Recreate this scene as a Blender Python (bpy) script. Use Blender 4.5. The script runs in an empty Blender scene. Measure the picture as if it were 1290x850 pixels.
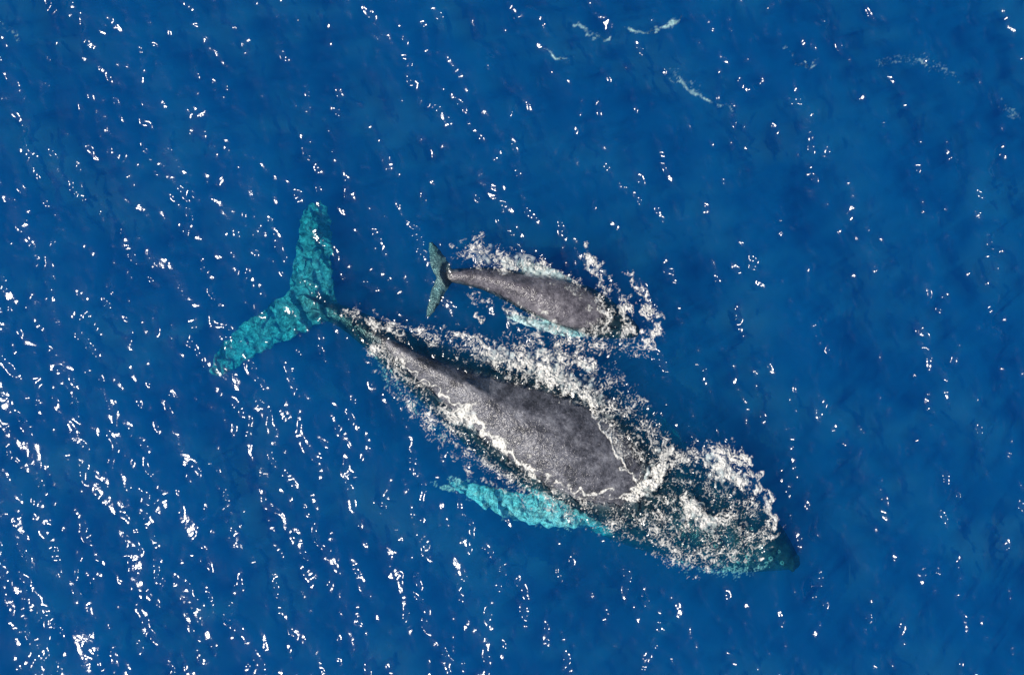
import bpy, math
import numpy as np
from mathutils import Vector
from mathutils.kdtree import KDTree
from mathutils.bvhtree import BVHTree

# ------------------------------------------------------------------ camera, world, sun, exposure
SC = bpy.context.scene
COL = SC.collection
PXM = 50.0                                   # the photograph shows 50 of its pixels per metre of sea


def P(px, py):
    """metres east / north of the middle of the pod for a point read off the photograph's map"""
    return (px - 645.0) / PXM, (425.0 - py) / PXM


cam_data = bpy.data.cameras.new('drone_camera')
cam_data.lens = 50.0
cam_data.sensor_width = 36.0
cam_data.clip_start = 0.5
cam_data.clip_end = 9000.0
cam = bpy.data.objects.new('drone_camera', cam_data)
COL.objects.link(cam)
cam.location = (0.0, 0.0, 25.8 * 50.0 / 36.0)
cam.rotation_euler = (0.0, 0.0, 0.0)
SC.camera = cam

SUN_ZENITH = 40.0
SUN_AZ = math.radians(207.0)                 # sun stands to the left and a little below in the picture
sdir = Vector((math.sin(math.radians(SUN_ZENITH)) * math.cos(SUN_AZ),
               math.sin(math.radians(SUN_ZENITH)) * math.sin(SUN_AZ),
               math.cos(math.radians(SUN_ZENITH))))
world = bpy.data.worlds.new('World')
SC.world = world
world.use_nodes = True
wn = world.node_tree
bg = wn.nodes['Background']
sky = wn.nodes.new('ShaderNodeTexSky')
sky.sky_type = 'NISHITA'
sky.sun_disc = False
sky.sun_elevation = math.radians(90.0 - SUN_ZENITH)
sky.sun_rotation = math.atan2(sdir.x, sdir.y)
wn.links.new(sky.outputs[0], bg.inputs[0])
bg.inputs[1].default_value = 0.10
sun_data = bpy.data.lights.new('sun', 'SUN')
sun_data.energy = 4.2
sun_data.angle = math.radians(0.5)
sun_data.color = (1.0, 0.94, 0.86)
sun = bpy.data.objects.new('sun', sun_data)
COL.objects.link(sun)
sun.rotation_euler = sdir.to_track_quat('Z', 'Y').to_euler()
sun.location = sdir * 60.0
SC.view_settings.view_transform = 'Standard'
SC.view_settings.look = 'None'
SC.view_settings.exposure = 0.0
SC.view_settings.gamma = 1.0
SC.render.engine = 'CYCLES'
SC.cycles.volume_bounces = 3
SC.cycles.max_bounces = 8
SC.cycles.transparent_max_bounces = 12
SC.cycles.use_denoising = True

# ------------------------------------------------------------------ helpers
rng = np.random.default_rng(11)


def tag(o, label=None, cat=None, group=None, kind=None):
    for k, v in (('label', label), ('category', cat), ('group', group), ('kind', kind)):
        if v:
            o[k] = v
    return o


def mesh_object(name, verts, faces, material, smooth=True, parent=None):
    me = bpy.data.meshes.new(name)
    verts = np.asarray(verts, dtype=np.float32)
    faces = np.asarray(faces, dtype=np.int32)
    me.vertices.add(len(verts))
    me.vertices.foreach_set('co', verts.ravel())
    me.loops.add(faces.size)
    me.loops.foreach_set('vertex_index', faces.ravel())
    me.polygons.add(len(faces))
    me.polygons.foreach_set('loop_start', np.arange(0, faces.size, faces.shape[1], dtype=np.int32))
    me.polygons.foreach_set('use_smooth', np.full(len(faces), smooth))
    me.update(calc_edges=True)
    if material:
        me.materials.append(material)
    o = bpy.data.objects.new(name, me)
    COL.objects.link(o)
    o.parent = parent
    return o


def band_noise(nx, ny, d, lo, hi, theta=None, spread=0.0, seed=0, power=0.0):
    """random field on an nx x ny grid of spacing d with wavelengths lo..hi metres, unit variance;
    theta = direction the waves travel, spread = how strongly they keep to it"""
    r = np.random.default_rng(seed)
    f = np.fft.rfft2(r.standard_normal((ny, nx)))
    ky = np.fft.fftfreq(ny, d)[:, None]
    kx = np.fft.rfftfreq(nx, d)[None, :]
    k = np.sqrt(kx * kx + ky * ky) + 1e-9
    c = 1.0 / math.sqrt(lo * hi)
    s = math.log(hi / lo) / 2.0
    w = np.exp(-(np.log(k / c) / s) ** 2) * k ** power
    if theta is not None:
        w = w * (0.04 + np.abs((kx * math.cos(theta) + ky * math.sin(theta)) / k) ** spread)
    w[0, 0] = 0
    g = np.fft.irfft2(f * w, s=(ny, nx))
    return g / g.std()


def sample(grid, x0, y0, d, X, Y):
    """bilinear lookup of a regular grid"""
    u = np.clip((X - x0) / d, 0, grid.shape[1] - 1.001)
    v = np.clip((Y - y0) / d, 0, grid.shape[0] - 1.001)
    i = u.astype(int)
    j = v.astype(int)
    fu = u - i
    fv = v - j
    return ((grid[j, i] * (1 - fu) + grid[j, i + 1] * fu) * (1 - fv)
            + (grid[j + 1, i] * (1 - fu) + grid[j + 1, i + 1] * fu) * fv)


def stroke_field(X, Y, strokes, coords=False):
    """strength field of strokes [(points in map pixels), [radii px], strength]; soft to the edge"""
    out = np.zeros_like(X)
    if coords:
        along = np.zeros_like(X)
        across = np.zeros_like(X)
    run = 0.0
    for pts, rad, st in strokes:
        run += 1.7
        if not hasattr(rad, '__len__'):
            rad = [rad] * len(pts)
        if not hasattr(st, '__len__'):
            st = [st] * len(pts)
        for a in range(max(1, len(pts) - 1)):
            b = min(a + 1, len(pts) - 1)
            ax, ay = P(*pts[a])
            bx, by = P(*pts[b])
            R = max(rad[a], rad[b]) / PXM * 1.05
            sel = (X > min(ax, bx) - R) & (X < max(ax, bx) + R) & (Y > min(ay, by) - R) & (Y < max(ay, by) + R)
            if not sel.any():
                continue
            xs = X[sel]
            ys = Y[sel]
            L = (bx - ax) ** 2 + (by - ay) ** 2
            t = np.clip(((xs - ax) * (bx - ax) + (ys - ay) * (by - ay)) / max(L, 1e-9), 0, 1)
            dd = np.hypot(xs - ax - t * (bx - ax), ys - ay - t * (by - ay))
            r = (rad[a] + (rad[b] - rad[a]) * t) / PXM
            s = st[a] + (st[b] - st[a]) * t
            v = s * np.clip(1 - (dd / r) ** 2, 0, 1) ** 0.8
            if coords:
                cr_ = ((xs - ax) * (by - ay) - (ys - ay) * (bx - ax)) / max(math.sqrt(L), 1e-6)
                best = v > out[sel]
                al = along[sel]
                ac = across[sel]
                al[best] = (run + t * math.sqrt(L))[best]
                ac[best] = cr_[best]
                along[sel] = al
                across[sel] = ac
            out[sel] = np.maximum(out[sel], v)
            run += math.sqrt(L)
    return (out, along, across) if coords else out


# ------------------------------------------------------------------ materials
def new_mat(name):
    m = bpy.data.materials.new(name)
    m.use_nodes = True
    nt = m.node_tree
    for n in list(nt.nodes):
        nt.nodes.remove(n)
    return m, nt, nt.nodes, nt.links


def mat_water():
    m, nt, N, L = new_mat('sea_water')
    out = N.new('ShaderNodeOutputMaterial')
    geo = N.new('ShaderNodeNewGeometry')
    n1 = N.new('ShaderNodeTexNoise')
    n1.inputs['Scale'].default_value = 7.0
    n1.inputs['Detail'].default_value = 2.0
    n1.inputs['Distortion'].default_value = 0.4
    L.new(geo.outputs['Position'], n1.inputs['Vector'])
    bp = N.new('ShaderNodeBump')
    bp.inputs['Strength'].default_value = 1.0
    bp.inputs['Distance'].default_value = 0.010
    L.new(n1.outputs[0], bp.inputs['Height'])
    fr = N.new('ShaderNodeFresnel')
    fr.inputs['IOR'].default_value = 1.33
    L.new(bp.outputs[0], fr.inputs['Normal'])
    tr = N.new('ShaderNodeBsdfTransparent')
    gl = N.new('ShaderNodeBsdfGlossy')
    gl.distribution = 'BECKMANN'
    gl.inputs['Roughness'].default_value = 0.17
    L.new(bp.outputs[0], gl.inputs['Normal'])
    mx = N.new('ShaderNodeMixShader')
    L.new(fr.outputs[0], mx.inputs[0])
    L.new(tr.outputs[0], mx.inputs[1])
    L.new(gl.outputs[0], mx.inputs[2])
    L.new(mx.outputs[0], out.inputs['Surface'])
    vs = N.new('ShaderNodeVolumeScatter')
    vs.inputs['Color'].default_value = (0.01, 0.47, 1.0, 1)
    vs.inputs['Density'].default_value = 0.35
    va = N.new('ShaderNodeVolumeAbsorption')
    va.inputs['Color'].default_value = (0.0, 0.865, 0.962, 1)
    va.inputs['Density'].default_value = 2.1
    ad = N.new('ShaderNodeAddShader')
    L.new(vs.outputs[0], ad.inputs[0])
    L.new(va.outputs[0], ad.inputs[1])
    L.new(ad.outputs[0], out.inputs['Volume'])
    return m


def mat_skin(name, dark, mid, light, scale):
    """wet whale hide: slate grey, mottled, scratched; the 'pale' attribute holds the white pigment of the fins"""
    m, nt, N, L = new_mat(name)
    out = N.new('ShaderNodeOutputMaterial')
    bs = N.new('ShaderNodeBsdfPrincipled')
    tc = N.new('ShaderNodeTexCoord')
    mott = N.new('ShaderNodeTexNoise')
    mott.inputs['Scale'].default_value = 1.5 * scale
    mott.inputs['Detail'].default_value = 9.0
    mott.inputs['Roughness'].default_value = 0.72
    L.new(tc.outputs['Object'], mott.inputs['Vector'])
    cr = N.new('ShaderNodeValToRGB')
    cr.color_ramp.elements[0].position = 0.38
    cr.color_ramp.elements[0].color = (*dark, 1)
    cr.color_ramp.elements[1].position = 0.62
    cr.color_ramp.elements[1].color = (*light, 1)
    e = cr.color_ramp.elements.new(0.5)
    e.color = (*mid, 1)
    L.new(mott.outputs[0], cr.inputs[0])
    # fine scratches and barnacle flecks
    sc = N.new('ShaderNodeTexVoronoi')
    sc.feature = 'DISTANCE_TO_EDGE'
    sc.inputs['Scale'].default_value = 2.3 * scale
    wp = N.new('ShaderNodeTexNoise')
    wp.inputs['Scale'].default_value = 3.0 * scale
    wp.inputs['Detail'].default_value = 3.0
    L.new(tc.outputs['Object'], wp.inputs['Vector'])
    va = N.new('ShaderNodeVectorMath')
    va.operation = 'MULTIPLY_ADD'
    va.inputs[1].default_value = (0.5, 0.5, 0.5)
    L.new(wp.outputs['Color'], va.inputs[0])
    L.new(tc.outputs['Object'], va.inputs[2])
    L.new(va.outputs[0], sc.inputs['Vector'])
    st = N.new('ShaderNodeMath')
    st.operation = 'LESS_THAN'
    st.inputs[1].default_value = 0.012
    L.new(sc.outputs['Distance'], st.inputs[0])
    fm = N.new('ShaderNodeMath')
    fm.operation = 'MULTIPLY'
    fm.inputs[1].default_value = 0.3
    L.new(st.outputs[0], fm.inputs[0])
    mx = N.new('ShaderNodeMix')
    mx.data_type = 'RGBA'
    L.new(fm.outputs[0], mx.inputs['Factor'])
    L.new(cr.outputs[0], mx.inputs['A'])
    mx.inputs['B'].default_value = (0.42, 0.4, 0.42, 1)
    # black hide of head and flanks; dry back's sky sheen painted in as grey
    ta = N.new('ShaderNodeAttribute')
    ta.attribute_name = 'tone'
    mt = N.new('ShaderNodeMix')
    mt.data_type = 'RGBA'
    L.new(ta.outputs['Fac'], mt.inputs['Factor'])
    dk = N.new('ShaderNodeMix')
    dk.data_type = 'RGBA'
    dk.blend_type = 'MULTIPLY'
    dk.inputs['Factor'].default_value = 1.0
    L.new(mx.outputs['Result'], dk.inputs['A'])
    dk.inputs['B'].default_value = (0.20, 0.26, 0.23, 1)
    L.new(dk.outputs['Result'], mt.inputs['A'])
    # fine dark pits and pale flecks on the grey back
    fn = N.new('ShaderNodeTexNoise')
    fn.inputs['Scale'].default_value = 11.0
    fn.inputs['Detail'].default_value = 8.0
    fn.inputs['Roughness'].default_value = 0.8
    L.new(tc.outputs['Object'], fn.inputs['Vector'])
    fr = N.new('ShaderNodeMapRange')
    fr.inputs['From Min'].default_value = 0.36
    fr.inputs['From Max'].default_value = 0.62
    fr.inputs['To Min'].default_value = 0.55
    fr.inputs['To Max'].default_value = 1.4
    L.new(fn.outputs[0], fr.inputs[0])
    fx = N.new('ShaderNodeVectorMath')
    fx.operation = 'SCALE'
    L.new(mx.outputs['Result'], fx.inputs[0])
    L.new(fr.outputs[0], fx.inputs['Scale'])
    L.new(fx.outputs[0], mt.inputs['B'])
    # white fin pigment; its rippled mottle also paints in caustic light
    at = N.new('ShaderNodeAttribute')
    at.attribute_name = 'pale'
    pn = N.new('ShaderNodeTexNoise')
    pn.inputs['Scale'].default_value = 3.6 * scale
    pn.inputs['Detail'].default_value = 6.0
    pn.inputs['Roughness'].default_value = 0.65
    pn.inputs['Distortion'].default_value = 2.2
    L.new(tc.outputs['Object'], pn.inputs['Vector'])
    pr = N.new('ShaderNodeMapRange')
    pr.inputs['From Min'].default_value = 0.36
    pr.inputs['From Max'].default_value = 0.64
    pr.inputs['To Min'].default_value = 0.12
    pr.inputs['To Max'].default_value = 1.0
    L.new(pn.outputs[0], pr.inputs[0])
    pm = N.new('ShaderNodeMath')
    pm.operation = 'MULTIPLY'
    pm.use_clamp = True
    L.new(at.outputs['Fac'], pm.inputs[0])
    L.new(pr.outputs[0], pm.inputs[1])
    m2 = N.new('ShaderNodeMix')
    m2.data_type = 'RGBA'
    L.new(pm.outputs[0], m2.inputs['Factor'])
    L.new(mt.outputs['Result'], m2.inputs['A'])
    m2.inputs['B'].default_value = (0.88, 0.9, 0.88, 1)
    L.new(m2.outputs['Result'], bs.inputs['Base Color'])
    bs.inputs['Roughness'].default_value = 0.2
    bs.inputs['IOR'].default_value = 1.45
    b1 = N.new('ShaderNodeTexNoise')
    b1.inputs['Scale'].default_value = 10.0
    b1.inputs['Detail'].default_value = 3.0
    b1.inputs['Roughness'].default_value = 0.7
    L.new(tc.outputs['Object'], b1.inputs['Vector'])
    bp = N.new('ShaderNodeBump')
    bp.inputs['Distance'].default_value = 0.04
    bp.inputs['Strength'].default_value = 0.8
    L.new(b1.outputs[0], bp.inputs['Height'])
    L.new(bp.outputs[0], bs.inputs['Normal'])
    L.new(bs.outputs[0], out.inputs['Surface'])
    return m


def mat_foam(name, col=(0.86, 0.88, 0.87), rough=0.45, film=True):
    m, nt, N, L = new_mat(name)
    out = N.new('ShaderNodeOutputMaterial')
    bs = N.new('ShaderNodeBsdfPrincipled')
    geo = N.new('ShaderNodeNewGeometry')
    n = N.new('ShaderNodeTexNoise')
    n.inputs['Scale'].default_value = 9.0
    n.inputs['Detail'].default_value = 4.0
    L.new(geo.outputs['Position'], n.inputs['Vector'])
    cr = N.new('ShaderNodeValToRGB')
    cr.color_ramp.elements[0].position = 0.35
    cr.color_ramp.elements[0].color = (col[0] * .62, col[1] * .64, col[2] * .66, 1)
    cr.color_ramp.elements[1].position = 0.6
    cr.color_ramp.elements[1].color = (*col, 1)
    L.new(n.outputs[0], cr.inputs[0])
    L.new(cr.outputs[0], bs.inputs['Base Color'])
    bs.inputs['Roughness'].default_value = rough
    bp = N.new('ShaderNodeBump')
    bp.inputs['Distance'].default_value = 0.02
    bp.inputs['Strength'].default_value = 0.35
    n2 = N.new('ShaderNodeTexNoise')
    n2.inputs['Scale'].default_value = 28.0
    n2.inputs['Detail'].default_value = 3.0
    L.new(geo.outputs['Position'], n2.inputs['Vector'])
    L.new(n2.outputs[0], bp.inputs['Height'])
    L.new(bp.outputs[0], bs.inputs['Normal'])
    if film:
        at = N.new('ShaderNodeAttribute')
        at.attribute_name = 'bubbles'
        tr = N.new('ShaderNodeBsdfTransparent')
        mx = N.new('ShaderNodeMixShader')
        L.new(at.outputs['Fac'], mx.inputs[0])
        L.new(tr.outputs[0], mx.inputs[1])
        L.new(bs.outputs[0], mx.inputs[2])
        L.new(mx.outputs[0], out.inputs['Surface'])
    else:
        L.new(bs.outputs[0], out.inputs['Surface'])
    return m


M_WATER = mat_water()
M_MOTHER = mat_skin('mother_hide', (0.035, 0.036, 0.043), (0.098, 0.098, 0.114), (0.19, 0.19, 0.208), 1.6)
M_CALF = mat_skin('calf_hide', (0.055, 0.05, 0.06), (0.12, 0.11, 0.125), (0.2, 0.185, 0.2), 2.0)
M_FOAM = mat_foam('sea_foam', (0.85, 0.82, 0.75))
M_SHELL = mat_foam('barnacle_shell', (0.36, 0.36, 0.32), 0.8, False)

# ------------------------------------------------------------------ whales
def smooth_table(rows, n):
    """Catmull-Rom interpolation of rows of numbers -> n rows"""
    R = np.array(rows, dtype=float)
    R = np.vstack([2 * R[0] - R[1], R, 2 * R[-1] - R[-2]])
    out = []
    segs = len(rows) - 1
    for i in range(n):
        s = i / (n - 1) * segs
        k = min(int(s), segs - 1)
        t = s - k
        p0, p1, p2, p3 = R[k], R[k + 1], R[k + 2], R[k + 3]
        out.append(0.5 * ((2 * p1) + (-p0 + p2) * t + (2 * p0 - 5 * p1 + 4 * p2 - p3) * t * t
                          + (-p0 + 3 * p1 - 3 * p2 + p3) * t ** 3))
    return np.array(out)


def loft_body(rows, n=90, m=40):
    """rows: px, py, half width px, top z, height below top (m), ridge height (m)"""
    T = smooth_table(rows, n)
    pts = np.array([P(a, b) for a, b in T[:, :2]])
    tan = np.gradient(pts, axis=0)
    tan /= np.linalg.norm(tan, axis=1)[:, None]
    V = []
    for i in range(n):
        hw = max(T[i, 2], 1.0) / PXM
        top, dep, ridge = T[i, 3], T[i, 4], T[i, 5]
        cz = top - dep / 2
        for j in range(m):
            a = 2 * math.pi * j / m
            s, c = math.sin(a), math.cos(a)
            x = hw * math.copysign(abs(s) ** 0.92, s)
            z = cz + dep / 2 * c
            if c > 0:
                rx = x - 0.18 * hw
                z += ridge * math.exp(-abs(rx / (hw * (0.26 if rx > 0 else 0.62) + 0.03)) ** 1.6)
            V.append((pts[i, 0] - tan[i, 1] * x, pts[i, 1] + tan[i, 0] * x, z))
    F = []
    for i in range(n - 1):
        for j in range(m):
            a = i * m + j
            b = i * m + (j + 1) % m
            F.append((a, b, b + m, a + m))
    F.append(tuple(range(m - 1, -1, -1)))
    F.append(tuple(range((n - 1) * m, n * m)))
    return V, F


def loft_fin(rows, n=40, m=16, knob=0.0):
    """rows: leading edge px,py, trailing edge px,py, z, thickness (m)"""
    T = smooth_table(rows, n)
    V = []
    for i in range(n):
        ax, ay = P(T[i, 0], T[i, 1])
        bx, by = P(T[i, 2], T[i, 3])
        k = knob * (0.5 + 0.5 * math.sin(i * 1.35))
        ax, ay = ax + (ax - bx) * k, ay + (ay - by) * k
        cx, cy = (ax + bx) / 2, (ay + by) / 2
        for j in range(m):
            a = 2 * math.pi * j / m
            u = math.cos(a)
            th = T[i, 5] / 2 * math.sin(a) * (1.0 + 0.35 * u)
            V.append((cx + (ax - cx) * u, cy + (ay - cy) * u, T[i, 4] + th))
    F = []
    for i in range(n - 1):
        for j in range(m):
            a = i * m + j
            b = i * m + (j + 1) % m
            F.append((a, b, b + m, a + m))
    F.append(tuple(range(m - 1, -1, -1)))
    F.append(tuple(range((n - 1) * m, n * m)))
    return V, F


def knob_mesh(x, y, z, r):
    V, F = [], []
    V.append((x, y, z + r))
    for i in range(1, 5):
        for j in range(8):
            a, b = math.pi * i / 5, 2 * math.pi * j / 8
            V.append((x + r * math.sin(a) * math.cos(b), y + r * math.sin(a) * math.sin(b), z + r * math.cos(a)))
    V.append((x, y, z - r))
    for j in range(8):
        k = (j + 1) % 8
        F.append((0, 1 + j, 1 + k))
        for i in range(3):
            F.append((1 + i * 8 + j, 9 + i * 8 + j, 9 + i * 8 + k, 1 + i * 8 + k))
        F.append((33, 25 + k, 25 + j))
    return V, F


def build_whale(name, pieces, voxel, material, tone_z, fin_wobble):
    """pieces: (verts, faces, paleness). Every piece is merged into ONE continuous skin."""
    V, F = [], []
    pales = []
    for v, f, p in pieces:
        o = len(V)
        V += v
        F += [tuple(i + o for i in q) for q in f]
        pales += [p] * len(v)
    me = bpy.data.meshes.new(name)
    me.from_pydata(V, [], F)
    me.update()
    tmp = bpy.data.objects.new(name, me)
    COL.objects.link(tmp)
    import bmesh
    bm = bmesh.new()
    bm.from_mesh(me)
    bmesh.ops.recalc_face_normals(bm, faces=bm.faces)
    bm.to_mesh(me)
    bm.free()
    rm = tmp.modifiers.new('skin', 'REMESH')
    rm.mode = 'VOXEL'
    rm.voxel_size = voxel
    sm = tmp.modifiers.new('smooth', 'SMOOTH')
    sm.factor = 0.5
    sm.iterations = 5
    dg = bpy.context.evaluated_depsgraph_get()
    new = bpy.data.meshes.new_from_object(tmp.evaluated_get(dg))
    tmp.data = new
    bpy.data.meshes.remove(me)
    tmp.modifiers.clear()
    new.name = name
    kd = KDTree(len(V))
    for i, v in enumerate(V):
        kd.insert(v, i)
    kd.balance()
    n = len(new.vertices)
    co = np.empty(n * 3, dtype=np.float32)
    new.vertices.foreach_get('co', co)
    co = co.reshape(-1, 3)
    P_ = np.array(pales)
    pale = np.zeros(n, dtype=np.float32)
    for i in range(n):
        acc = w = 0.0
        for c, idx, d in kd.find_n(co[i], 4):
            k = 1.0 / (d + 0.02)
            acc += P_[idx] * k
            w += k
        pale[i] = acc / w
    wx_ = band_noise(400, 400, 0.05, 0.18, 0.7, seed=71)
    wy_ = band_noise(400, 400, 0.05, 0.18, 0.7, seed=72)
    kf = np.clip(pale * 2.5, 0, 1) * fin_wobble * (0.75 if fin_wobble > 0.02 else 1.0)
    ox = sample(wx_, -10, -10, 0.05, co[:, 0], co[:, 1]) * kf
    oy = sample(wy_, -10, -10, 0.05, co[:, 0], co[:, 1]) * kf
    co[:, 2] += kf * 0.8 * sample(wx_, -10, -10, 0.05, co[:, 0] + 1.3, co[:, 1] + 2.1)
    co[:, 0] += ox
    co[:, 1] += oy
    new.vertices.foreach_set('co', co.ravel())
    tone = np.clip((co[:, 2] + tone_z) / 0.16, 0, 1)  # greyer above the waterline: sheen of the dry back put into the colour
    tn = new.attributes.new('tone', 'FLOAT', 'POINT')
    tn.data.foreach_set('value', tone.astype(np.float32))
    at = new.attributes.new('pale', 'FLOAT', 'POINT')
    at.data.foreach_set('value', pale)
    new.polygons.foreach_set('use_smooth', np.full(len(new.polygons), True))
    new.materials.clear()
    new.materials.append(material)
    new.update()
    return tmp


# --- the mother
mother_rows = [
    # px   py   hw   top    depth ridge
    (372, 380, 6, -0.62, 0.16, 0.0),
    (392, 386, 13, -0.55, 0.35, 0.0),
    (425, 397, 14, -0.36, 0.75, 0.03),
    (462, 418, 20, -0.22, 1.15, 0.10),
    (500, 443, 29, -0.16, 1.55, 0.25),
    (545, 471, 40, -0.10, 1.9, 0.34),
    (592, 498, 56, 0.02, 2.3, 0.32),
    (642, 524, 71, 0.18, 2.6, 0.14),
    (700, 554, 80, 0.30, 2.8, 0.03),
    (750, 584, 82, 0.24, 2.8, 0.0),
    (803, 614, 80, 0.0, 2.7, 0.0),
    (850, 638, 74, -0.30, 2.3, 0.0),
    (900, 661, 65, -0.34, 1.9, 0.05),
    (945, 682, 51, -0.40, 1.4, 0.08),
    (978, 698, 33, -0.44, 1.0, 0.08),
    (1000, 710, 17, -0.55, 0.6, 0.03),
    (1014, 718, 5, -0.66, 0.25, 0.0),
]
body = loft_body(mother_rows)
fluke_up = loft_fin([
    (426, 399, 372, 390, -0.55, 0.30), (420, 384, 356, 376, -0.70, 0.24), (415, 358, 358, 356, -0.70, 0.20),
    (413, 330, 364, 328, -0.70, 0.16), (414, 302, 368, 300, -0.74, 0.13), (412, 278, 371, 277, -0.76, 0.10),
    (407, 259, 376, 262, -0.76, 0.08), (399, 248, 386, 251, -0.76, 0.05)], knob=0.07)
fluke_low = loft_fin([
    (424, 396, 382, 372, -0.55, 0.30), (402, 405, 352, 369, -0.70, 0.24), (376, 417, 330, 386, -0.74, 0.20),
    (347, 430, 304, 403, -0.76, 0.16), (320, 444, 284, 420, -0.80, 0.13), (297, 459, 268, 438, -0.84, 0.10),
    (277, 472, 257, 456, -0.88, 0.08), (262, 477, 253, 469, -0.90, 0.05)], knob=0.07)
pec_low = loft_fin([
    (800, 672, 752, 628, -1.0, 0.42), (762, 668, 720, 628, -0.80, 0.36), (722, 666, 690, 626, -0.46, 0.28),
    (685, 664, 655, 622, -0.48, 0.22), (648, 657, 622, 615, -0.46, 0.18), (612, 643, 592, 609, -0.46, 0.14),
    (586, 627, 572, 608, -0.48, 0.10), (569, 615, 562, 608, -0.58, 0.05)], knob=0.10)
pec_up = loft_fin([
    (875, 590, 830, 580, -1.15, 0.4), (868, 560, 832, 560, -1.15, 0.34), (850, 538, 820, 550, -1.25, 0.28),
    (826, 518, 800, 540, -1.4, 0.22), (795, 500, 775, 525, -1.6, 0.18), (765, 485, 750, 505, -1.8, 0.12),
    (745, 474, 738, 485, -2.0, 0.06)], knob=0.10)
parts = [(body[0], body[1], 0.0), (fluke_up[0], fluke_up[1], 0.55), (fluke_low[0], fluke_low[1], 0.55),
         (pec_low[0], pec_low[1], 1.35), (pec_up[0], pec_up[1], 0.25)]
# upright dorsal hump, swept back towards the tail (towards the upper left)
DV = []
DF = []
dn = 10
for i in range(dn):
    t = i / (dn - 1)
    cx, cy = P(606 - 10 * t, 492 - 6 * t)
    ln = 0.5 * (1 - t) + 0.08
    th = 0.13 * (1 - t) + 0.03
    for j in range(12):
        a = 2 * math.pi * j / 12
        u, v = math.cos(a) * ln, math.sin(a) * th
        DV.append((cx + u * 0.86 + v * 0.5, cy - u * 0.5 + v * 0.86, 0.18 + 0.32 * t))
for i in range(dn - 1):
    for j in range(12):
        a = i * 12 + j
        b = i * 12 + (j + 1) % 12
        DF.append((a, b, b + 12, a + 12))
DF.append(tuple(range(11, -1, -1)))
DF.append(tuple(range((dn - 1) * 12, dn * 12)))
parts.append((DV, DF, 0.0))
# knobs (tubercles) on the snout and along the jaw
T_ = smooth_table(mother_rows, 120)
for i in range(88, 118, 3):
    x, y, hw, top, dep, _ = T_[i]
    dx, dy = 0.88, -0.47
    wx, wy = P(x, y)
    for s in (-0.62, -0.28, 0.0, 0.28, 0.62):
        if s == 0.0 and i < 94:
            continue
        off = s * hw / PXM
        zz = top - dep / 2 + dep / 2 * math.sqrt(max(0.0, 1 - (s / 0.98) ** 2))
        parts.append((*knob_mesh(wx + 0.47 * off + rng.uniform(-.05, .05), wy + 0.88 * off + rng.uniform(-.05, .05),
                                 zz - 0.01, 0.075), 0.05))


def barnacle(x, y, z, rad, root):
    """a ribbed crater-shaped shell standing on the hide"""
    prof = [(1.0, -0.25), (0.95, 0.1), (0.72, 0.5), (0.5, 0.62), (0.38, 0.55), (0.3, 0.2)]
    V, F = [], []
    m_ = 12
    for pr_, pz in prof:
        for j in range(m_):
            a_ = 2 * math.pi * j / m_
            k_ = 1.0 + (0.12 if j % 2 else -0.08)
            V.append((x + rad * pr_ * k_ * math.cos(a_), y + rad * pr_ * k_ * math.sin(a_), z + rad * pz))
    for i in range(len(prof) - 1):
        for j in range(m_):
            F.append((i * m_ + j, i * m_ + (j + 1) % m_, (i + 1) * m_ + (j + 1) % m_, (i + 1) * m_ + j))
    o = mesh_object('barnacle', V, F, M_SHELL, smooth=False)
    adopt(o, root)


def adopt(o, root):
    o.parent = root
    o.matrix_parent_inverse.identity()
    me = o.data
    n_ = len(me.vertices)
    c_ = np.empty(n_ * 3, dtype=np.float32)
    me.vertices.foreach_get('co', c_)
    c_ = c_.reshape(-1, 3) - np.array(root.location, dtype=np.float32)
    me.vertices.foreach_set('co', c_.ravel())
    me.update()


def bvh_of(o):
    me = o.data
    n_ = len(me.vertices)
    c_ = np.empty(n_ * 3, dtype=np.float32)
    me.vertices.foreach_get('co', c_)
    return BVHTree.FromPolygons(c_.reshape(-1, 3).tolist(), [tuple(p.vertices) for p in me.polygons])


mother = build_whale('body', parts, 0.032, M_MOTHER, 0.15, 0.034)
WB = bvh_of(mother)
mother_root = bpy.data.objects.new('humpback_whale', None)
COL.objects.link(mother_root)
mother_root.location = (*P(700, 553), -1.2)
adopt(mother, mother_root)
for bx_, by_, br_ in [(905, 690, .07), (928, 703, .06), (950, 668, .05), (946, 704, .08), (962, 690, .06), (975, 706, .07),
                      (985, 697, .05), (990, 712, .06), (935, 712, .05), (970, 712, .05)]:
    wx, wy = P(bx_, by_)
    hit = WB.ray_cast(Vector((wx, wy, 5.0)), Vector((0, 0, -1)), 9.0)
    if hit[0] is not None:
        barnacle(wx, wy, hit[0].z, br_, mother_root)
tag(mother_root, 'huge slate grey mother whale, broad wet back above water, pale tail flukes below',
    'whale', 'whales swimming at the surface')

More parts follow.
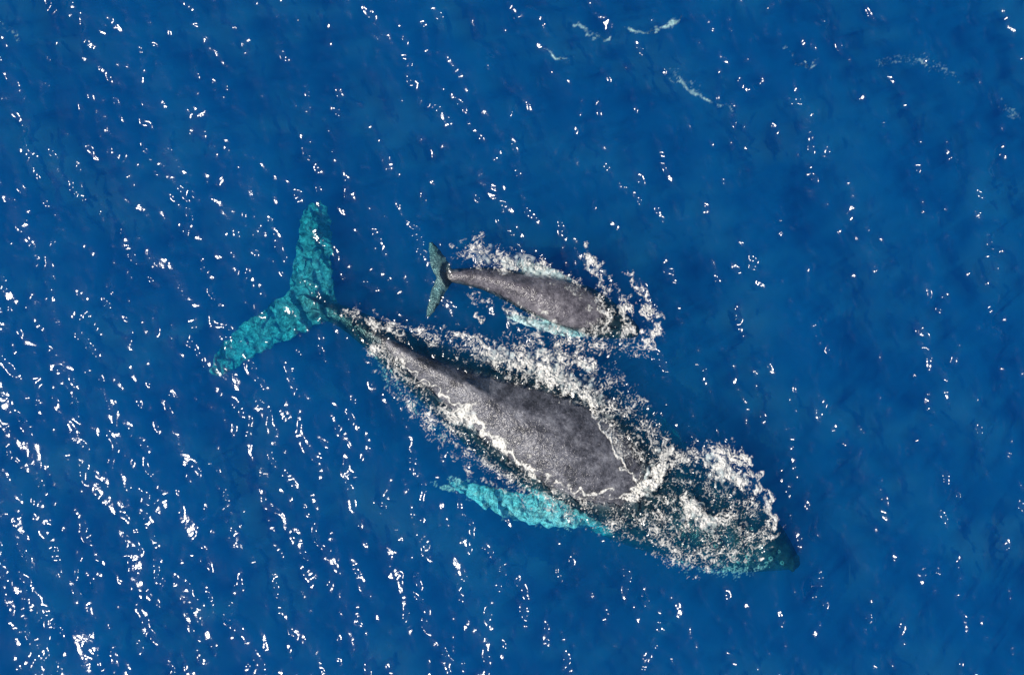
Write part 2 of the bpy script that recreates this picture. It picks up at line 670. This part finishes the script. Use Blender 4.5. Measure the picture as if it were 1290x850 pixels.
# --- the calf
calf_rows = [
    (554, 347, 5, -0.16, 0.12, 0.0),
    (566, 347, 8, -0.02, 0.26, 0.0),
    (585, 348, 11, 0.05, 0.42, 0.05),
    (612, 351, 15, 0.09, 0.60, 0.08),
    (645, 360, 21, 0.14, 0.82, 0.10),
    (680, 371, 28, 0.22, 0.95, 0.05),
    (712, 382, 31, 0.24, 1.0, 0.0),
    (742, 393, 30, 0.12, 0.95, 0.0),
    (764, 402, 25, -0.05, 0.8, 0.0),
    (784, 410, 18, -0.18, 0.6, 0.0),
    (800, 417, 10, -0.28, 0.35, 0.0),
    (807, 420, 4, -0.36, 0.15, 0.0),
]
cbody = loft_body(calf_rows, 70, 32)
cf_up = loft_fin([
    (582, 354, 551, 352, -0.10, 0.12), (571, 341, 545, 343, -0.12, 0.10), (564, 330, 541, 332, -0.14, 0.08),
    (557, 319, 540, 321, -0.15, 0.06), (550, 310, 539, 312, -0.16, 0.04), (544, 304, 540, 305, -0.16, 0.03)], 30, knob=0.06)
cf_low = loft_fin([
    (582, 340, 551, 343, -0.10, 0.12), (571, 353, 548, 352, -0.12, 0.10), (562, 366, 543, 364, -0.14, 0.08),
    (555, 379, 539, 377, -0.15, 0.06), (548, 390, 537, 389, -0.16, 0.04), (541, 399, 536, 398, -0.16, 0.03)], 30, knob=0.06)
cp_up = loft_fin([
    (752, 378, 728, 384, -0.35, 0.16), (732, 360, 716, 376, -0.20, 0.13), (712, 346, 700, 366, -0.12, 0.11),
    (692, 336, 682, 355, -0.10, 0.09), (670, 329, 662, 345, -0.10, 0.07), (654, 325, 650, 334, -0.11, 0.04)], 30, knob=0.08)
cp_low = loft_fin([
    (738, 424, 724, 408, -0.30, 0.16), (716, 424, 706, 410, -0.20, 0.13), (694, 419, 690, 406, -0.14, 0.11),
    (672, 412, 672, 401, -0.11, 0.09), (652, 406, 654, 396, -0.10, 0.07), (637, 399, 638, 395, -0.12, 0.04)], 30, knob=0.08)
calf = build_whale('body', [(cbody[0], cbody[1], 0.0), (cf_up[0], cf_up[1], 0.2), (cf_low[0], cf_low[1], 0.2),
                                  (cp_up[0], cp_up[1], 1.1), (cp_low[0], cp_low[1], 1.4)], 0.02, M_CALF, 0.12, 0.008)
CB = bvh_of(calf)
calf_root = bpy.data.objects.new('whale_calf', None)
COL.objects.link(calf_root)
calf_root.location = (*P(690, 375), -0.5)
adopt(calf, calf_root)
tag(calf_root, 'small brown grey whale calf with short dark tail swimming beside the mother', 'whale calf',
    'whales swimming at the surface')

# ------------------------------------------------------------------ the sea surface
D = 0.04
HX, HY = 19.0, 13.4
nx, ny = int(2 * HX / D), int(2 * HY / D)
gx = -HX + D * np.arange(nx)
gy = -HY + D * np.arange(ny)
GX, GY = np.meshgrid(gx, gy)
TH = math.radians(24.0)


def unit_slope(h):
    a, b = np.gradient(h, D)
    return h / math.sqrt((a * a + b * b).mean())


swell = unit_slope(band_noise(nx, ny, D, 3.0, 9.0, TH, 4, 1))
chop = unit_slope(band_noise(nx, ny, D, 0.8, 2.6, TH, 1.6, 2))
rip = unit_slope(band_noise(nx, ny, D, 0.34, 0.8, TH, 0.5, 3))
rip2 = unit_slope(band_noise(nx, ny, D, 0.55, 1.2, math.radians(5), 1.0, 13))
fine = unit_slope(band_noise(nx, ny, D, 0.18, 0.34, None, 0, 4))
patch = band_noise(nx, ny, D, 0.7, 5.0, math.radians(10.0), 1.0, 5)
patch = np.clip(0.88 + 0.62 * patch, 0.12, 2.6)

# region where the bodies hold the sea flat, and where it is thrashed into short steep chop
calm = stroke_field(GX, GY, [
    ([(440, 405), (500, 436), (600, 492), (700, 553), (800, 612), (880, 650)], [40, 70, 110, 130, 130, 110], 1.0),
    ([(570, 347), (640, 358), (710, 380), (780, 405)], [22, 40, 55, 50], 1.0)])
calm = np.clip(calm * 1.6, 0, 1)
thrash = stroke_field(GX, GY, [
    ([(440, 400), (520, 450), (620, 510), (720, 565), (820, 600), (930, 630)], [20, 65, 100, 115, 105, 85], 1.0),
    ([(600, 330), (680, 370), (760, 400), (805, 400)], [35, 55, 60, 45], 0.9),
    ([(650, 430), (760, 450)], [30, 40], 0.7)])
thrash = np.clip(thrash * 1.8, 0, 1)
tc1 = unit_slope(band_noise(nx, ny, D, 0.13, 0.36, None, 0, 7))
H = (swell * 0.05 * (1 - 0.8 * calm) + chop * 0.10 * (1 - 0.75 * calm)
     + (rip * 0.16 + rip2 * 0.10 + fine * 0.12) * patch * (1 - 0.3 * calm) + tc1 * 0.30 * thrash)
edge = np.minimum(np.clip((HX - np.abs(GX)) / 2.0, 0, 1), np.clip((HY - np.abs(GY)) / 2.0, 0, 1))
H = H * edge

grow = [0.3, 0.8, 1.8, 4, 8, 16, 32, 64, 128, 256, 512, 1024, 2048, 3600]
xs = np.concatenate([[gx[0] - g for g in reversed(grow)], gx, [gx[-1] + g for g in grow]])
ys = np.concatenate([[gy[0] - g for g in reversed(grow)], gy, [gy[-1] + g for g in grow]])
k = len(grow)
Z = np.zeros((len(ys), len(xs)))
Z[k:-k, k:-k] = H
XX, YY = np.meshgrid(xs, ys)
NX, NY = len(xs), len(ys)
V = np.column_stack([XX.ravel(), YY.ravel(), Z.ravel()])
idx = np.arange(NX * NY).reshape(NY, NX)
F = np.column_stack([idx[:-1, :-1].ravel(), idx[:-1, 1:].ravel(), idx[1:, 1:].ravel(), idx[1:, :-1].ravel()])
# sides and bottom: the sea is one closed body of water
DEEP = -32.0
rim = np.concatenate([idx[0, :], idx[1:, -1], idx[-1, -2::-1], idx[-2:0:-1, 0]])
base = len(V)
low = V[rim].copy()
low[:, 2] = DEEP
V = np.vstack([V, low])
nr = len(rim)
a = np.arange(nr)
b = (a + 1) % nr
side = np.column_stack([rim[a], base + a, base + b, rim[b]])
F = np.vstack([F, side])
cid = len(V)
V = np.vstack([V, [[0, 0, DEEP]]])
# bottom as quads through the centre point (pairs of rim edges)
if nr % 2:
    raise RuntimeError('odd rim')
q = np.arange(0, nr, 2)
F = np.vstack([F, np.column_stack([np.full(len(q), cid), base + (q + 2) % nr, base + (q + 1) % nr, base + q])])
water = mesh_object('water', V, F, M_WATER)
tag(water, 'deep blue open sea with wind ripples and sun glitter', kind='structure')

# ------------------------------------------------------------------ foam
BVH = [WB, CB]
AX = math.radians(-28.0)


TILE = band_noise(1200, 1200, 0.014, 0.07, 0.22, seed=61)
TILE2 = band_noise(1200, 1200, 0.014, 0.20, 0.6, seed=62)


def foam_object(label, strokes, seed, x0, y0, x1, y1, d=0.014, bite=0.6, warp=0.08, rise=0.03, depth=0.0, name='foam', strength=1.0):
    """strings, lace and sheets of foam: a film with real relief, thin where the bubbles are few"""
    X0, Y1 = P(x0, y0)
    X1, Y0 = P(x1, y1)
    mx_, my_ = int((X1 - X0) / d), int((Y1 - Y0) / d)
    FX, FY = np.meshgrid(X0 + d * np.arange(mx_), Y0 + d * np.arange(my_))
    w1 = band_noise(mx_, my_, d, 0.25, 1.2, seed=seed + 1)
    w2 = band_noise(mx_, my_, d, 0.25, 1.2, seed=seed + 2)
    w3 = band_noise(mx_, my_, d, 0.08, 0.25, seed=seed + 7)
    S, al, ac = stroke_field(FX + w1 * warp, FY + w2 * warp, strokes, True)
    n1 = band_noise(mx_, my_, d, 0.16, 0.5, seed=seed + 3)          # lace
    n2 = band_noise(mx_, my_, d, 0.05, 0.12, seed=seed + 4)         # flecks
    n3 = band_noise(mx_, my_, d, 0.4, 1.6, seed=seed + 5)           # clumps
    n4 = band_noise(mx_, my_, d, 0.09, 0.22, AX, 1.4, seed=seed + 6)
    # strands drawn out along the flow
    fs = sample(TILE, 0, 0, 0.014, np.mod(al * 0.20 + w1 * 0.04, 16.0), ac + 8.0 + w2 * 0.05 + w3 * 0.012)
    fb = sample(TILE2, 0, 0, 0.014, np.mod(al * 0.30 + w1 * 0.08, 16.0), ac + 8.0 + w2 * 0.08)
    dense = 2.6 * S - 2.2 + 0.40 * fb + 0.36 * fs + 0.22 * n3 + 0.07 * n2
    strand = 0.42 * (S - 0.24) - np.abs(fs) * 0.62 + 0.16 * n3 + 0.10 * n2 * bite
    lace = 0.38 * (S - 0.22) - np.abs(n1) * 0.85 + 0.16 * fb + 0.10 * n2 * bite
    fleck = 0.5 * (S - 0.66) + 0.18 * n4 + 0.14 * fb + 0.05 * n2 - 0.20
    f = np.maximum(np.maximum(dense * 0.8, strand * 1.6), np.maximum(lace * 1.6, fleck * 1.7))  # besides real foam, the thin strands and flecks paint in ripple glints
    f = np.where(S > 0.03, f, -1.0)
    on = f > 0
    cell = on[:-1, :-1] | on[1:, 1:] | on[1:, :-1] | on[:-1, 1:]
    used = np.zeros_like(on)
    used[:-1, :-1] |= cell
    used[1:, 1:] |= cell
    used[:-1, 1:] |= cell
    used[1:, :-1] |= cell
    ids = -np.ones(on.shape, dtype=int)
    ids[used] = np.arange(used.sum())
    ux, uy = FX[used], FY[used]
    zz = sample(H, gx[0], gy[0], D, ux, uy)
    for i in range(len(ux)):
        o = Vector((ux[i], uy[i], 5.0))
        for t in BVH:
            hit = t.ray_cast(o, Vector((0, 0, -1)), 6.0)
            if hit[0] is not None and hit[0].z > zz[i]:
                zz[i] = hit[0].z
    fu = f[used]
    zz = zz - depth + rise * np.clip(fu, 0, 1.3) * (0.8 + 0.4 * n2[used]) + 0.007
    film = np.clip(fu * 2.4 * strength, 0, 0.18 + 0.78 * np.clip(S[used] + 0.22 * n3[used] + 0.12 * n4[used], 0.1, 1.0))
    r, c = np.nonzero(cell)
    FF = np.column_stack([ids[r, c], ids[r, c + 1], ids[r + 1, c + 1], ids[r + 1, c]])
    o = mesh_object(name, np.column_stack([ux, uy, zz]), FF, M_FOAM)
    at = o.data.attributes.new('bubbles', 'FLOAT', 'POINT')
    at.data.foreach_set('value', film.astype(np.float32))
    tag(o, label, 'foam', kind='stuff')
    print('FOAM', label[:30], len(FF))
    return o


def mat_veil():
    """air bubbles stirred into the top of the sea: white, thin where few, dense where many"""
    m, nt, N, L = new_mat('bubble_veil')
    out = N.new('ShaderNodeOutputMaterial')
    at = N.new('ShaderNodeAttribute')
    at.attribute_name = 'bubbles'
    df = N.new('ShaderNodeBsdfDiffuse')
    df.inputs['Color'].default_value = (0.85, 0.88, 0.86, 1)
    tr = N.new('ShaderNodeBsdfTransparent')
    mx = N.new('ShaderNodeMixShader')
    L.new(at.outputs['Fac'], mx.inputs[0])
    L.new(tr.outputs[0], mx.inputs[1])
    L.new(df.outputs[0], mx.inputs[2])
    L.new(mx.outputs[0], out.inputs['Surface'])
    return m


M_VEIL = mat_veil()


def veil_object(label, strokes, seed, x0, y0, x1, y1, d=0.03, lift=-0.02):
    X0, Y1 = P(x0, y0)
    X1, Y0 = P(x1, y1)
    mx_, my_ = int((X1 - X0) / d), int((Y1 - Y0) / d)
    FX, FY = np.meshgrid(X0 + d * np.arange(mx_), Y0 + d * np.arange(my_))
    w1 = band_noise(mx_, my_, d, 0.3, 1.2, seed=seed + 1) * 0.10
    w2 = band_noise(mx_, my_, d, 0.3, 1.2, seed=seed + 2) * 0.10
    S = stroke_field(FX + w1, FY + w2, strokes)
    n1 = band_noise(mx_, my_, d, 0.12, 0.4, AX, 1.5, seed=seed + 3)
    n2 = band_noise(mx_, my_, d, 0.3, 1.0, seed=seed + 4)
    A = 0.75 * np.clip(S * (0.7 + 0.35 * n1 + 0.3 * n2), 0, 0.95)
    on = S > 0.01
    cell = on[:-1, :-1] & on[1:, 1:] & on[1:, :-1] & on[:-1, 1:]
    used = np.zeros_like(on)
    for a_, b_ in ((slice(None, -1), slice(None, -1)), (slice(1, None), slice(1, None)),
                   (slice(None, -1), slice(1, None)), (slice(1, None), slice(None, -1))):
        used[a_, b_] |= cell
    ids = -np.ones(on.shape, dtype=int)
    ids[used] = np.arange(used.sum())
    ux, uy = FX[used], FY[used]
    zz = sample(H, gx[0], gy[0], D, ux, uy) + lift
    for i in range(len(ux)):
        for t in BVH:
            hit = t.ray_cast(Vector((ux[i], uy[i], 5.0)), Vector((0, 0, -1)), 6.0)
            if hit[0] is not None and hit[0].z > zz[i] - 0.03:
                zz[i] = hit[0].z + 0.008
    r_, c_ = np.nonzero(cell)
    o = mesh_object('bubble_cloud', np.column_stack([ux, uy, zz]),
                    np.column_stack([ids[r_, c_], ids[r_, c_ + 1], ids[r_ + 1, c_ + 1], ids[r_ + 1, c_]]), M_VEIL)
    at = o.data.attributes.new('bubbles', 'FLOAT', 'POINT')
    at.data.foreach_set('value', A[used].astype(np.float32))
    tag(o, label, 'bubbles', kind='stuff')


mother_foam = [
    # along the upper side of the back
    ([(436, 392), (470, 408), (505, 418)], [8, 14, 12], [0.5, 0.7, 0.7]),
    ([(500, 412), (545, 420), (600, 438), (650, 458), (700, 474), (745, 496), (778, 540), (800, 580)],
     [8, 14, 22, 24, 22, 18, 18, 18], [0.7, 0.62, 0.75, 0.98, 1.0, 0.72, 0.62, 0.62]),
    ([(600, 425), (660, 442), (720, 458), (770, 490), (805, 535), (838, 575)], [9, 12, 16, 26, 28, 24], [0.25, 0.38, 0.44, 0.5, 0.52, 0.52]),
    ([(672, 444), (710, 448), (745, 462)], [10, 10, 8], 0.95),
    ([(655, 470), (700, 480), (738, 500), (766, 546), (780, 580), (800, 603)], 5, [1.0, 1.2, 1.1, 1.0, 1.0, 1.0]),
    # collar at the front of the dry back
    ([(840, 560), (838, 580), (828, 600), (812, 615), (795, 625)], [10, 12, 12, 12, 8], [0.8, 1.1, 1.25, 1.25, 1.2]),
    ([(800, 622), (830, 632), (862, 636)], [9, 9, 8], [1.1, 0.8, 0.7]),
    # thin line and lace on the lower side
    ([(505, 452), (522, 470), (550, 490), (582, 513), (600, 530)], [3, 3, 3, 4, 9], [0.9, 0.9, 0.9, 1.1, 1.25]),
    ([(596, 528), (628, 558), (662, 586), (697, 608), (745, 621), (795, 627)], [10, 8, 6, 5, 4, 4],
     [1.25, 1.2, 1.1, 1.0, 0.95, 1.0]),
    ([(535, 522), (570, 520), (595, 522)], [9, 10, 11], [0.8, 1.0, 1.2]),
    ([(520, 500), (560, 540), (610, 580), (650, 610)], [20, 26, 24, 18], 0.52),
    ([(465, 425), (495, 465), (528, 512)], [12, 20, 22], 0.62),
    ([(600, 570), (640, 600), (700, 630), (760, 650), (830, 665)], [22, 24, 24, 24, 34], 0.46),
]
head_foam = [
    ([(845, 578), (880, 566), (918, 566), (948, 592), (968, 630), (972, 665), (955, 692), (915, 700), (870, 700)],
     [10, 11, 12, 9, 8, 8, 9, 12, 12], [0.7, 0.75, 0.9, 1.0, 1.0, 0.95, 0.85, 0.72, 0.6]),
    ([(845, 585), (880, 578), (905, 586), (925, 600), (938, 615)], [8, 10, 13, 13, 9], [0.7, 0.8, 1.15, 1.05, 0.85]),
    ([(866, 626), (872, 645), (888, 656), (915, 652), (935, 640)], [10, 13, 13, 10, 8], [0.9, 1.15, 1.1, 0.8, 0.6]),
    ([(850, 600), (880, 604), (905, 622), (925, 650)], [16, 18, 18, 16], 0.4),
    ([(870, 672), (905, 672), (935, 655), (950, 630)], [16, 18, 18, 16], 0.54),
    ([(835, 640), (845, 670), (860, 700)], [22, 26, 18], 0.52),
    ([(880, 690), (915, 690), (945, 680)], [16, 16, 12], 0.55),
    ([(825, 700), (870, 716), (900, 716)], [8, 9, 8], 0.5),
]
calf_foam = [
    ([(580, 322), (604, 312), (636, 324), (662, 336)], [12, 18, 16, 11], [0.6, 0.66, 0.85, 0.95]),
    ([(600, 335), (640, 342)], [8, 9], 0.62),
    ([(660, 334), (690, 340), (715, 352), (738, 368)], [9, 11, 10, 8], [0.8, 0.55, 0.55, 0.6]),
    ([(730, 313), (745, 330), (758, 352), (763, 368)], [5, 9, 10, 8], [0.75, 0.9, 0.85, 0.7]),
    ([(792, 342), (808, 366), (821, 395), (823, 420), (806, 442)], [5, 8, 11, 13, 11], [0.8, 0.8, 0.9, 0.9, 0.7]),
    ([(775, 362), (790, 388), (792, 412), (780, 430)], [7, 9, 10, 10], 0.7),
    ([(748, 378), (765, 396), (762, 412), (740, 420), (700, 424)], [10, 13, 13, 12, 10], [0.7, 0.85, 0.85, 0.7, 0.6]),
    ([(620, 372), (640, 384), (670, 396), (700, 404)], [6, 7, 6, 7], [0.66, 0.7, 0.55, 0.7]),
    ([(590, 370), (615, 380)], [8, 8], 0.58),
    ([(655, 418), (700, 432), (750, 440), (800, 436)], [7, 9, 13, 12], [0.45, 0.5, 0.55, 0.6]),
    ([(640, 425), (690, 444), (740, 450)], [6, 7, 9], 0.42),
    ([(595, 394), (603, 398)], [6, 6], 1.0),
]
foam_object('white foam and lace washing along both sides of the big whale back', mother_foam, 100, 410, 370, 880, 720)
foam_object('ring of churned white foam over the submerged head of the big whale', head_foam, 200, 810, 540, 1010, 740)
foam_object('white splashes and foam trails thrown up around the small calf', calf_foam, 300, 560, 290, 850, 480)

foam_object('pale bubbles sunk just under the surface beside the big whale flank', [
    ([(470, 440), (490, 475), (520, 510), (560, 545)], [6, 9, 9, 7], 0.5),
    ([(600, 618), (650, 640), (710, 662)], [14, 16, 12], 0.5),
    ([(860, 712), (900, 720), (960, 716)], [10, 12, 8], 0.55),
    ([(556, 608), (580, 612)], [6, 9], 0.7)], 400, 440, 410, 1010, 740, d=0.02, depth=0.30)
foam_object('faint bluish crest wisps on the open sea above the whales', [
    ([(728, 28), (742, 42), (768, 47)], [3, 4, 3], [0.9, 1.1, 0.8]),
    ([(788, 33), (806, 38), (828, 37), (850, 28), (859, 18)], [3, 3, 3.5, 3.5, 2], [0.8, 0.9, 1.1, 1.1, 0.8]),
    ([(688, 60), (700, 72), (718, 74), (730, 70)], [2, 3, 3, 2], [0.9, 1.0, 0.8, 0.7]),
    ([(845, 80), (862, 105), (880, 118), (905, 130), (925, 138)], [2.5, 4, 4, 4, 2.5], [0.6, 0.9, 0.9, 0.8, 0.6]),
    ([(845, 90), (880, 112)], 9, 0.34),
    ([(990, 60), (1005, 76), (1022, 82), (1034, 74)], [2, 3, 3, 2], [0.6, 0.8, 0.8, 0.6]),
    ([(1108, 76), (1150, 72), (1180, 82), (1215, 100)], [5, 9, 9, 5], 0.36),
    ([(1255, 125), (1290, 150)], [5, 8], 0.36),
    ([(0, 30), (24, 46)], 4, 0.7)], 500, 0, 0, 1290, 170, d=0.025, depth=0.16, strength=0.35, warp=0.035)

veil_object('milky bubble clouds between the foam along the big whale and over its head', [
    ([(600, 440), (640, 452), (690, 466), (735, 486), (768, 525)], [8, 12, 15, 12, 9], [0.3, 0.75, 0.95, 0.7, 0.4]),
    ([(675, 445), (710, 448), (745, 462)], [7, 8, 6], 0.6),
    ([(838, 572), (830, 595), (812, 613), (798, 622)], [6, 8, 9, 6], [0.6, 1.0, 1.1, 0.9]),
    ([(562, 519), (580, 520), (592, 530)], [8, 9, 8], [0.7, 0.9, 0.8]),
    ([(902, 585), (918, 598), (936, 610)], [13, 14, 9], [1.1, 1.0, 0.8]),
    ([(868, 630), (876, 648), (895, 660), (912, 654)], [9, 14, 12, 7], [0.8, 1.2, 1.0, 0.5])], 700, 540, 410, 1010, 740)
veil_object('milky bubble clouds beside the small calf', [
    ([(600, 318), (640, 328), (670, 338), (700, 350)], [9, 10, 9, 7], [0.3, 0.75, 0.8, 0.3]),
    ([(745, 330), (758, 352)], [7, 7], 0.6),
    ([(640, 400), (670, 407), (705, 416), (730, 424)], [4, 6, 6, 6], [0.7, 0.8, 0.7, 0.4])], 800, 570, 300, 850, 460)

# added sheet of faint bubbles below the surface, mottling the open sea's brightness
g = 0.10
ux_ = np.arange(-17.0, 17.0, g)
uy_ = np.arange(-12.0, 12.0, g)
FX, FY = np.meshgrid(ux_, uy_)
qn = band_noise(len(ux_), len(uy_), g, 0.5, 2.0, math.radians(100.0), 2.0, 91)
qm = band_noise(len(ux_), len(uy_), g, 2.0, 7.0, math.radians(60.0), 0.5, 92)
A = 0.012 + 0.006 * qn + 0.011 * qm
A = np.where(A > 0.004, A, 0.004 * np.exp((A - 0.004) / 0.004))
near = stroke_field(FX, FY, [([(262, 470), (380, 385), (395, 250)], 50, 1.0),
                            ([(380, 385), (500, 436), (700, 553), (900, 665), (1015, 715)], [50, 90, 150, 120, 60], 1.0),
                            ([(540, 310), (540, 395)], 35, 1.0), ([(555, 345), (700, 380), (800, 415)], [35, 70, 60], 1.0)])
A = A * np.clip(1 - near * 4, 0, 1)
ids = np.arange(FX.size).reshape(FX.shape)
keep = (near[:-1, :-1] + near[1:, 1:] + near[1:, :-1] + near[:-1, 1:]) < 0.02
r_, c_ = np.nonzero(keep)
haze_mesh = mesh_object('bubble_cloud', np.column_stack([FX.ravel(), FY.ravel(), -0.55 + 0.05 * qm.ravel()]),
                        np.column_stack([ids[r_, c_], ids[r_, c_ + 1], ids[r_ + 1, c_ + 1], ids[r_ + 1, c_]]), M_VEIL)
at = haze_mesh.data.attributes.new('bubbles', 'FLOAT', 'POINT')
at.data.foreach_set('value', A.ravel().astype(np.float32))
tag(haze_mesh, 'added faint pale streaks under the open sea surface that mottle its brightness', 'bubbles', kind='stuff')
